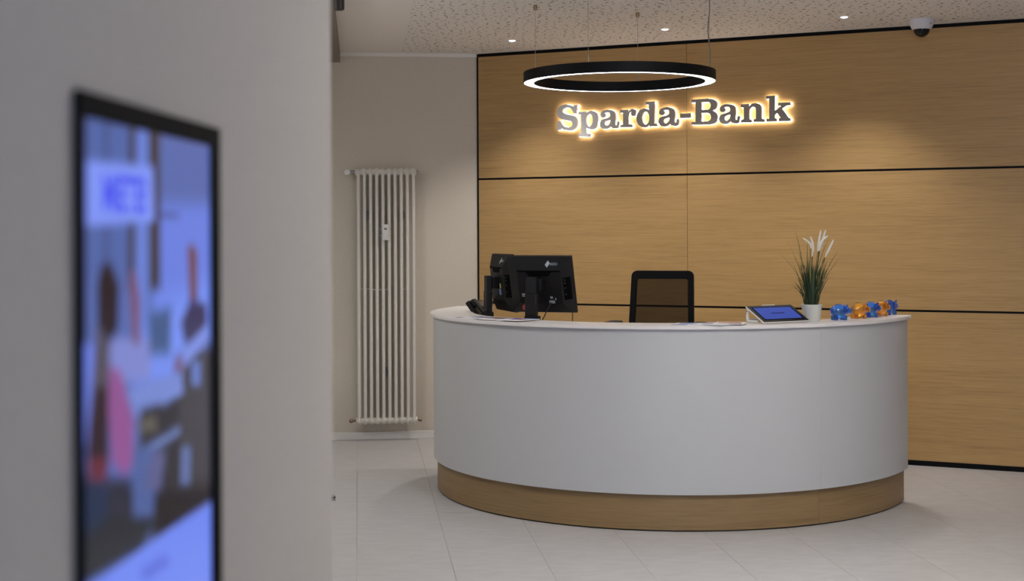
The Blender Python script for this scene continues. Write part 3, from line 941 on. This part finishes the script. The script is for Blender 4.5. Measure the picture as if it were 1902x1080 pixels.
# in PT: x up the phone (0..0.215), y to the user's side, z out of the face
PT = Matrix.Translation((0, 0, 0.012)) @ frame((0, 0, 0), (-math.cos(math.radians(51)), 0, math.sin(math.radians(51))), (0, -1, 0))
body = obj('body', add_box(BM(), 0.0, 0.205, -0.09, 0.09, -0.03, 0.0, PT, bev=0.006), M_plastic, ph)
obj('display', add_box(BM(), 0.135, 0.19, -0.08, 0.02, 0.0, 0.012, PT, bev=0.002), M_plastic2, ph)
obj('display_glass', add_box(BM(), 0.143, 0.184, -0.073, 0.013, 0.0121, 0.013, PT), mat('grey_lcd', (120, 112, 104), 0.2), ph)
for r_ in range(4):
    for c_ in range(3):
        obj('key', add_box(BM(), 0.03 + r_ * 0.022, 0.044 + r_ * 0.022, -0.07 + c_ * 0.026, -0.05 + c_ * 0.026, 0.0, 0.004, PT, bev=0.001, seg=1), M_plastic2, ph)
bm = add_box(BM(), 0.03, 0.175, 0.04, 0.078, 0.018, 0.034, PT, bev=0.007)
add_box(bm, 0.008, 0.055, 0.036, 0.082, 0.001, 0.03, PT, bev=0.008)
add_box(bm, 0.15, 0.198, 0.036, 0.082, 0.001, 0.03, PT, bev=0.008)
obj('handset', bm, M_plastic, ph, smooth=40)
obj('foot', add_box(BM(), -0.07, 0.01, -0.07, 0.07, 0.0, 0.05, bev=0.005), M_plastic, ph)
cp = [(-0.01 + 0.012 * math.cos(k * 1.2), -0.095 + 0.012 * math.sin(k * 1.2) - 0.0004 * k, 0.02 + k * 0.0012) for k in range(26)]
obj('coil_cord', add_tube(BM(), cp, 0.0025, 6), M_plastic, ph, smooth=60)

# ------------------------------------------------------------------ office chair (counter height)
ch = thing('office_chair', 'black office chair with see-through mesh back behind the counter', 'chair', (0.884, 8.795, 0), math.radians(-20))
M_mesh = mat('black_mesh_fabric', (20, 17, 16), 0.9, spec=0.1)
N, L, b = nodes(M_mesh)
b.inputs['Alpha'].default_value = 0.84
SEAT = 0.80


def rrect(w, h_, r, n=5):
    P = []
    for cx_, cy_, a in ((w - r, h_ - r, 0), (-w + r, h_ - r, 90), (-w + r, -h_ + r, 180), (w - r, -h_ + r, 270)):
        for k in range(n + 1):
            q = math.radians(a + 90 * k / n)
            P.append((cx_ + r * math.cos(q), cy_ + r * math.sin(q)))
    return P


def warp(x, z):
    """back surface: leans back with height, curves round the sitter"""
    s = (z - (SEAT + 0.06)) / 0.49
    k = 1.0 + 0.07 * (1 - s)
    return Vector((x * k, 0.16 + 0.06 * s - 0.25 * x * x, z))


zc, hw, hh = SEAT + 0.3065, 0.2, 0.2475
outer = rrect(hw, hh, 0.035); inner = [(x * 0.835, (z * 0.84) - 0.022) for x, z in rrect(hw, hh, 0.028)]
inner = []
for x, z in rrect(hw - 0.034, hh - 0.04, 0.014):
    inner.append((x, z - 0.012))
bm = BM()
def ringv(P, dy): return [bm.verts.new(warp(x, z + zc) + Vector((0, dy, 0))) for x, z in P]
of_, if_, ob_, ib_ = ringv(outer, -0.012), ringv(inner, -0.012), ringv(outer, 0.012), ringv(inner, 0.012)
n = len(outer)
for i in range(n):
    j = (i + 1) % n
    bm.faces.new((of_[i], of_[j], if_[j], if_[i])); bm.faces.new((ob_[j], ob_[i], ib_[i], ib_[j]))
    bm.faces.new((of_[j], of_[i], ob_[i], ob_[j])); bm.faces.new((if_[i], if_[j], ib_[j], ib_[i]))
M_frame = mat('chair_frame_black', (9, 9, 11), 0.6, spec=0.15)
obj('back_frame', bm, M_frame, ch, smooth=40)
bm = BM()
G = []
for j in range(13):
    row = []
    for i in range(13):
        x = -0.168 + 0.336 * i / 12; z = -0.221 - 0.0 + 0.418 * j / 12
        row.append(bm.verts.new(warp(x, z + zc)))
    G.append(row)
for j in range(12):
    for i in range(12):
        bm.faces.new((G[j][i], G[j][i + 1], G[j + 1][i + 1], G[j + 1][i]))
obj('mesh_back', bm, M_mesh, ch, smooth=60, label='see-through black mesh')
bm = BM(); t = bmesh.new()
add_box(bm, -0.245, 0.245, -0.29, 0.19, SEAT - 0.03, SEAT + 0.04, bev=0.03, seg=4)
obj('seat', bm, M_cloth, ch, smooth=50)
obj('seat_pan', add_box(BM(), -0.2, 0.2, -0.22, 0.15, SEAT - 0.06, SEAT - 0.0305, bev=0.01), M_plastic, ch)
bm = add_tube(BM(), [(0, 0.08, SEAT - 0.05), (0, 0.2, SEAT - 0.04), (0, 0.235, SEAT + 0.03), (0, 0.2, SEAT + 0.12)], [0.03, 0.032, 0.03, 0.026], 10)
obj('back_support', bm, M_plastic, ch, smooth=60)
for sx in (-1, 1):
    bm = add_tube(BM(), [(sx * 0.19, 0.0, SEAT - 0.045), (sx * 0.255, 0.0, SEAT - 0.04), (sx * 0.272, 0.0, SEAT + 0.0), (sx * 0.272, 0.0, SEAT + 0.207)], 0.018, 10)
    o = obj('armrest', bm, M_plastic, ch, smooth=60)
    obj('arm_pad', add_box(BM(), sx * 0.272 - 0.04, sx * 0.272 + 0.04, -0.14, 0.11, SEAT + 0.206, SEAT + 0.241, bev=0.012, seg=3), M_cloth, o, smooth=50)
obj('gas_lift', add_lathe(BM(), [(0, 0.09), (0.03, 0.09), (0.03, 0.42), (0.02, 0.43), (0.02, SEAT - 0.06), (0, SEAT - 0.06)], 16), M_chrome, ch, smooth=40)
bm = add_lathe(BM(), [(0, 0.07), (0.04, 0.07), (0.045, 0.11), (0, 0.12)], 16)
hub = obj('base_hub', bm, M_plastic, ch, smooth=40)
bm = BM()
for k in range(24):
    pass
add_tube(bm, [(0.23 * math.cos(2 * PI * k / 32), 0.23 * math.sin(2 * PI * k / 32), 0.36) for k in range(33)], 0.011, 8)
add_tube(bm, [(-0.23, 0, 0.36), (0.23, 0, 0.36)], 0.009, 8)
obj('foot_ring', bm, M_chrome, ch, smooth=60)
for k in range(5):
    a = math.radians(18 + 72 * k); c, s = math.cos(a), math.sin(a)
    o = obj('base_leg', add_tube(BM(), [(0.03 * c, 0.03 * s, 0.095), (0.15 * c, 0.15 * s, 0.085), (0.30 * c, 0.30 * s, 0.068)], [0.024, 0.02, 0.014], 10), M_plastic, ch, smooth=60)
    bm = BM(); add_lathe(bm, [(0, -0.02), (0.024, -0.02), (0.027, -0.012), (0.027, 0.012), (0.024, 0.02), (0, 0.02)], 16, Matrix.Translation((0.30 * c, 0.30 * s, 0.027)) @ Matrix.Rotation(a, 4, 'Z') @ Matrix.Rotation(PI / 2, 4, 'X'))
    obj('castor', bm, M_plastic2, o, smooth=50)

# ------------------------------------------------------------------ tablet on its stand
TT = math.radians(28)
tab = thing('tablet', 'black-fronted tablet on a white stand showing a blue screen', 'tablet', (1.493, 7.714, 1.1), math.radians(30.4))
TM = Matrix.Translation((0, 0, 0.002)) @ Matrix.Rotation(TT, 4, 'X')
TWD, TDP = 0.162, 0.172
obj('back_shell', add_box(BM(), -TWD, TWD, 0.0, TDP, 0.0, 0.008, TM, bev=0.003), M_white, tab, label='white back shell')
obj('front_glass', add_box(BM(), -TWD + 0.002, TWD - 0.002, 0.002, TDP - 0.002, 0.0081, 0.0105, TM, bev=0.0008, seg=1), mat('black_bezel', (22, 20, 20), 0.4, spec=0.2), tab)
obj('screen_border', add_box(BM(), -TWD + 0.021, TWD - 0.021, 0.018, TDP - 0.019, 0.0104, 0.0108, TM), M_port, tab)
sc_ = obj('screen', add_box(BM(), -TWD + 0.03, TWD - 0.03, 0.027, TDP - 0.026, 0.0106, 0.0112, TM), emit_mat('blue_screen', (56, 76, 162), 1.0, (5, 5, 6), 0.04), tab, label='glowing blue screen')
obj('screen_caption', add_box(BM(), -0.047, 0.047, TDP * 0.5 - 0.007, TDP * 0.5 + 0.007, 0.0112, 0.0114, TM), emit_mat('dark_blue_caption', (36, 46, 116), 1.0, (5, 5, 6), 0.04), sc_, label='dark blue caption line')
for sx in (-1, 1):
    x = sx * (TWD - 0.014)
    top = TM @ Vector((x, TDP - 0.012, -0.004))
    bm = add_tube(BM(), [top, (x, top.y + 0.006, 0.03), (x, top.y + 0.003, 0.012), (x, top.y - 0.012, 0.0085), (x, 0.06, 0.0085)], [0.0075, 0.0085, 0.0085, 0.0078, 0.0075], 10)
    o = obj('stand_leg', bm, M_white, tab, smooth=60, label='white stand leg')
    bm = BM(); add_lathe(bm, [(0, -0.0005), (0.003, -0.0005), (0.003, 0.0085), (0, 0.0085)], 10, Matrix.Translation((x, top.y + 0.002, top.z - 0.012)) @ Matrix.Rotation(-PI / 2 * sx, 4, 'Y') @ Matrix.Rotation(PI if sx > 0 else PI, 4, 'X'))
    obj('pivot', bm, M_plastic2, o)
obj('stand_bar', add_tube(BM(), [(-TWD + 0.014, 0.155, 0.016), (TWD - 0.014, 0.155, 0.016)], 0.006, 10), M_white, tab, smooth=60)
obj('hook', add_box(BM(), -0.045, 0.045, TDP - 0.002, TDP + 0.004, 0.0, 0.011, TM, bev=0.001), M_white, tab, label='white edge clip')

# ------------------------------------------------------------------ potted grass
pl = thing('potted_grass', 'grass-like plant with white flower spikes in a white pot', 'plant', (1.664, 7.872, 1.1))
pl['kind'] = 'thing'
bm = add_lathe(BM(), [(0, 0), (0.044, 0), (0.047, 0.004), (0.055, 0.082), (0.058, 0.086), (0.058, 0.094), (0.0535, 0.094), (0.0525, 0.084), (0.0505, 0.07), (0, 0.07)], 36)
obj('pot', bm, M_pot, pl, smooth=40, label='white tapered pot')
obj('soil', add_lathe(BM(), [(0, 0.0705), (0.050, 0.0705), (0.0515, 0.079), (0.0, 0.083)], 24), M_soil, pl, smooth=40)
GREENS = [mat('grass_dark', (34, 50, 26), 0.5), mat('grass_mid', (52, 72, 32), 0.5), mat('grass_deep', (22, 36, 22), 0.5), mat('grass_yellow', (128, 122, 40), 0.5)]


def blade(base, tip, sag, w, m):
    base = Vector(base); tip = Vector(tip)
    bm = BM()
    mid = base.lerp(tip, 0.5) + Vector((-(tip.x - base.x) * sag, -(tip.y - base.y) * sag, abs(tip.z - base.z) * 0.10))
    n = 8
    L_ = []
    side = Vector((tip.y - base.y, -(tip.x - base.x), 0))
    side = side.normalized() if side.length > 1e-4 else Vector((1, 0, 0))
    if abs(side.x) < 0.5:
        side = (side + Vector((0.9, 0, 0)) * (1 if side.x >= 0 else -1)).normalized()
    prev = None
    for i in range(n + 1):
        s = i / n
        p = base * (1 - s) ** 2 + mid * 2 * s * (1 - s) + tip * s * s
        ww = w * (0.7 + 0.6 * s) * (1 - s ** 3) + 0.0002
        row = (bm.verts.new(p - side * ww), bm.verts.new(p + Vector((0, -1, 0)) * ww * 0.35), bm.verts.new(p + side * ww))
        if prev:
            bm.faces.new((prev[0], prev[1], row[1], row[0])); bm.faces.new((prev[1], prev[2], row[2], row[1]))
        prev = row
    return obj('grass_blade', bm, m, pl, smooth=80)


U = 0.002992
tips = [(-49, 160, 3), (-36, 170, 1), (-66, 129, 3), (-40, 110, 1), (35, 157, 1), (57, 132, 0), (52, 120, 1), (-25, 86, 0), (25, 82, 0), (-6, 146, 3), (38, 135, 0), (-32, 120, 1),
        (-20, 135, 0), (-12, 150, 1), (18, 140, 0), (28, 125, 1), (8, 128, 0), (-26, 105, 2), (40, 104, 0), (46, 112, 1), (30, 92, 2), (-18, 112, 1), (12, 110, 0), (22, 118, 1)]
for i, (dx, dz, k) in enumerate(tips):
    a = random.uniform(0, 2 * PI); r_ = random.uniform(0.004, 0.03)
    blade((dx * 0.0004 + r_ * math.cos(a), r_ * math.sin(a), 0.078), (dx * U, random.uniform(-0.1, 0.1), dz * U), 0.28, random.uniform(0.0018, 0.0027), GREENS[k])
for i in range(96):
    a = random.uniform(0, 2 * PI); r_ = random.uniform(0.006, 0.036)
    t_ = random.uniform(0.02, 0.105) * (0.6 + 0.4 * abs(math.cos(a)))
    blade((r_ * math.cos(a), r_ * math.sin(a), 0.077), (t_ * math.cos(a) + r_ * math.cos(a), t_ * math.sin(a) * 0.8, random.uniform(0.19, 0.41 - t_)), 0.3, random.uniform(0.0022, 0.0036), random.choice(GREENS[:3]))
M_spike = speckle(mat('white_flower_spike', (226, 222, 210), 0.9), (226, 222, 210), 0.05, 300, bump=0.4)
spikes = [[(1489, 443.6), (1502, 454), (1503, 463)], [(1504, 440.5), (1509, 459), (1507, 478)], [(1525, 429), (1521, 450), (1518.5, 469)], [(1534, 429), (1528, 450), (1523, 466)],
          [(1536, 439.5), (1523, 452), (1519.5, 468)], [(1545.6, 446.7), (1538, 463), (1530, 479)]]
for k, s in enumerate(spikes):
    y = (-0.02, 0.0, 0.012, 0.02, -0.012, -0.02)[k]
    P = [Vector(((a - 1506) * U, y, (598 - c) * U)) for a, c in s]
    Q = []
    for i in range(9):
        t_ = i / 8
        Q.append(P[0] * (1 - t_) ** 2 + (P[1] * 2 - (P[0] + P[2]) * 0.5) * 2 * t_ * (1 - t_) + P[2] * t_ * t_)
    R_ = [0.003 + 0.004 * math.sin(PI * min(1, (i + 0.6) / 8)) ** 0.7 * (0.7 + 0.5 * i / 8) for i in range(9)]
    R_[0] = 0.0028; R_[8] = 0.0025
    o = obj('flower_spike', add_tube(BM(), Q, R_, 10), M_spike, pl, smooth=80, label='white flower spike')
    e = Q[-1]
    obj('flower_stem', add_tube(BM(), [e, e.lerp(Vector((e.x * 0.2, 0, 0.08)), 0.5) + Vector((-e.x * 0.12, 0, 0)), (e.x * 0.2, e.y * 0.5, 0.08)], 0.0016, 6), GREENS[1], o)

# ------------------------------------------------------------------ piggy banks


def pig_mat(name, c):
    m = mat(name, c, 0.06, spec=0.7)
    b_ = m.node_tree.nodes['Principled BSDF']
    b_.inputs['Transmission Weight'].default_value = 0.9
    b_.inputs['IOR'].default_value = 1.45
    b_.inputs['Coat Weight'].default_value = 0.5
    b_.inputs['Coat Roughness'].default_value = 0.03
    return m


M_pigb = pig_mat('blue_clear_plastic', (60, 140, 246))
M_pigo = pig_mat('orange_clear_plastic', (255, 188, 64))


def piggy(label, loc, rotz, m):
    t = thing('piggy_bank', label, 'piggy bank', loc, rotz, 'clear plastic piggy banks on the counter')
    bm = BM()
    add_ball(bm, (-0.008, 0, 0.048), (0.047, 0.040, 0.041), 28, 18)
    bd = obj('body', bm, m, t, smooth=80)
    bm = BM(); add_ball(bm, (0.034, 0, 0.054), (0.022, 0.025, 0.025), 20, 14)
    hd = obj('head', bm, m, t, smooth=80)
    bm = BM(); add_lathe(bm, [(0, -0.008), (0.011, -0.008), (0.0155, 0.0), (0.0155, 0.013), (0.0135, 0.0155), (0, 0.0155)], 18, Matrix.Translation((0.052, 0, 0.050)) @ Matrix.Rotation(PI / 2, 4, 'Y'))
    sn = obj('snout', bm, m, t, smooth=50)
    for sy in (-1, 1):
        bm = BM()
        add_lathe(bm, [(0.0095, 0.0), (0.0075, 0.009), (0.003, 0.018), (0, 0.02)], 12, Matrix.Translation((0.031, sy * 0.016, 0.072)) @ Matrix.Rotation(sy * -0.35, 4, 'X') @ Matrix.Rotation(0.25, 4, 'Y') @ Matrix.Diagonal((0.6, 1, 1, 1)))
        obj('ear', bm, m, t, smooth=60)
        bm = BM(); add_ball(bm, (0.0475, sy * 0.0135, 0.067), 0.0024, 10, 6)
        obj('eye', bm, M_port, hd)
        for x in (-0.033, 0.022):
            bm = BM(); add_lathe(bm, [(0, 0), (0.0105, 0), (0.0118, 0.002), (0.0125, 0.024), (0, 0.026)], 14, Matrix.Translation((x, sy * 0.019, 0)))
            obj('leg', bm, m, t, smooth=50)
    obj('coin_slot', add_box(BM(), -0.022, 0.008, -0.0018, 0.0018, 0.0878, 0.0897), M_port, t)
    pts = [(-0.052, 0, 0.055), (-0.057, 0.004, 0.06), (-0.06, 0, 0.063), (-0.059, -0.004, 0.059), (-0.062, -0.001, 0.056)]
    obj('tail', add_tube(BM(), pts, [0.003, 0.0026, 0.0022, 0.002, 0.0014], 8), m, t, smooth=60)
    return t


def pigpos(x, y):
    a = math.atan2(y - DC.y, x - DC.x)
    return (x, y, 1.1), a + PI / 2 - 0.45


PG = 'clear plastic piggy banks on the counter'
p, r_ = pigpos(1.842, 7.962)
pb = piggy('clear blue piggy bank nearest the potted plant', p, r_, M_pigb)
p, r_ = pigpos(1.985, 8.10)
po = piggy('clear orange piggy bank second from the plant, behind the nearest blue one', p, r_, M_pigo)
p, r_ = pigpos(2.078, 8.205)
dup(pb, p, r_, 'clear blue piggy bank in the middle of the row, between two orange ones', PG)
p, r_ = pigpos(2.165, 8.315)
dup(po, p, r_, 'clear orange piggy bank fourth from the plant, in front of the last blue one', PG)
p, r_ = pigpos(2.245, 8.425)
dup(pb, p, r_, 'clear blue piggy bank at the far right end of the row', PG)

# ------------------------------------------------------------------ leaflets on the counter


def leaflet(label, ang, rad_, w, h_, twist, dz, prints, group):
    a = math.radians(ang)
    x, y = DC.x + rad_ * math.cos(a), DC.y + rad_ * math.sin(a)
    t = thing('leaflet', label, 'leaflet', (x, y, 1.1 + dz), a + PI / 2 + math.radians(twist), group)
    obj('paper', add_box(BM(), -w / 2, w / 2, -h_ / 2, h_ / 2, 0.0, 0.0022), M_paper, t)
    for k, (c, a0, a1, b0, b1) in enumerate(prints):
        m = speckle(mat('printed_colour', c, 0.45), c, 0.22, 30)
        obj('print', add_box(BM(), -w / 2 + w * a0, -w / 2 + w * a1, -h_ / 2 + h_ * b0, -h_ / 2 + h_ * b1, 0.0022, 0.0026 + 0.0001 * k), m, t)
    return t


GL = 'leaflets fanned out on the left of the counter'; GR = 'leaflets on the middle of the counter'
leaflet('leaflet with blue and mauve print, leftmost of the left fan', 209.5, 1.376, 0.165, 0.195, 8, 0.0005, [((96, 96, 150), 0.0, 0.25, 0.0, 0.2), ((130, 128, 160), 0.1, 0.9, 0.45, 0.9)], GL)
leaflet('leaflet with a dark red-brown picture, middle of the left fan', 217.3, 1.376, 0.165, 0.195, 8, 0.0033, [((92, 58, 66), 0.12, 0.92, 0.45, 0.88), ((120, 120, 168), 0.0, 0.3, 0.0, 0.15)], GL)
leaflet('leaflet with a bright blue corner, nearest the front-facing monitor', 226.0, 1.376, 0.165, 0.195, 8, 0.0061, [((70, 84, 190), 0.0, 0.4, 0.55, 1.0), ((150, 120, 108), 0.3, 0.85, 0.3, 0.7), ((140, 170, 210), 0.4, 1.0, 0.75, 1.0)], GL)
leaflet('pale blue leaflet at the left of the middle fan, in front of the chair', 268.6, 1.372, 0.17, 0.19, -16, 0.0005, [((120, 150, 205), 0.15, 0.9, 0.35, 0.9), ((150, 140, 190), 0.0, 0.5, 0.0, 0.25)], GR)
leaflet('white leaflet with purple print, middle of the fan in front of the chair', 274.4, 1.404, 0.17, 0.19, 41, 0.0033, [((150, 132, 192), 0.25, 0.8, 0.55, 0.9)], GR)
leaflet('leaflet with a reddish picture nearest the tablet, corner over the counter edge', 277.6, 1.393, 0.165, 0.185, -24, 0.0061, [((170, 110, 92), 0.1, 0.85, 0.4, 0.75), ((90, 86, 96), 0.5, 0.9, 0.2, 0.35)], GR)

# ------------------------------------------------------------------ spotlight by the soffit, door stop
st = thing('ceiling_spotlight', 'dark cylindrical spotlight at the ceiling by the left wall edge', 'lamp', (-0.925, 7.62, 2.802))
obj('housing', add_lathe(BM(), [(0, 0.004), (0.022, 0.0), (0.028, 0.004), (0.029, 0.02), (0.029, 0.11), (0.02, 0.115), (0, 0.115)], 24), mat('dark_bronze', (48, 40, 36), 0.5), st, smooth=40)
obj('neck', add_lathe(BM(), [(0, 0.1152), (0.01, 0.1152), (0.01, 0.1978), (0, 0.1978)], 12), M_black, st, smooth=40)
dst = thing('door_stop', 'small metal door stop on the floor by the left wall edge', 'door stop', (-1.085, 8.49, 0))
obj('post', add_lathe(BM(), [(0, 0), (0.02, 0), (0.02, 0.004), (0.016, 0.006), (0.016, 0.028), (0.014, 0.03), (0, 0.03)], 18), M_steel, dst, smooth=40)
obj('rubber_ring', add_ring(BM(), 0.0162, 0.0195, 0.012, 0.022, 0, 2 * PI, 20), M_black, dst, smooth=40)
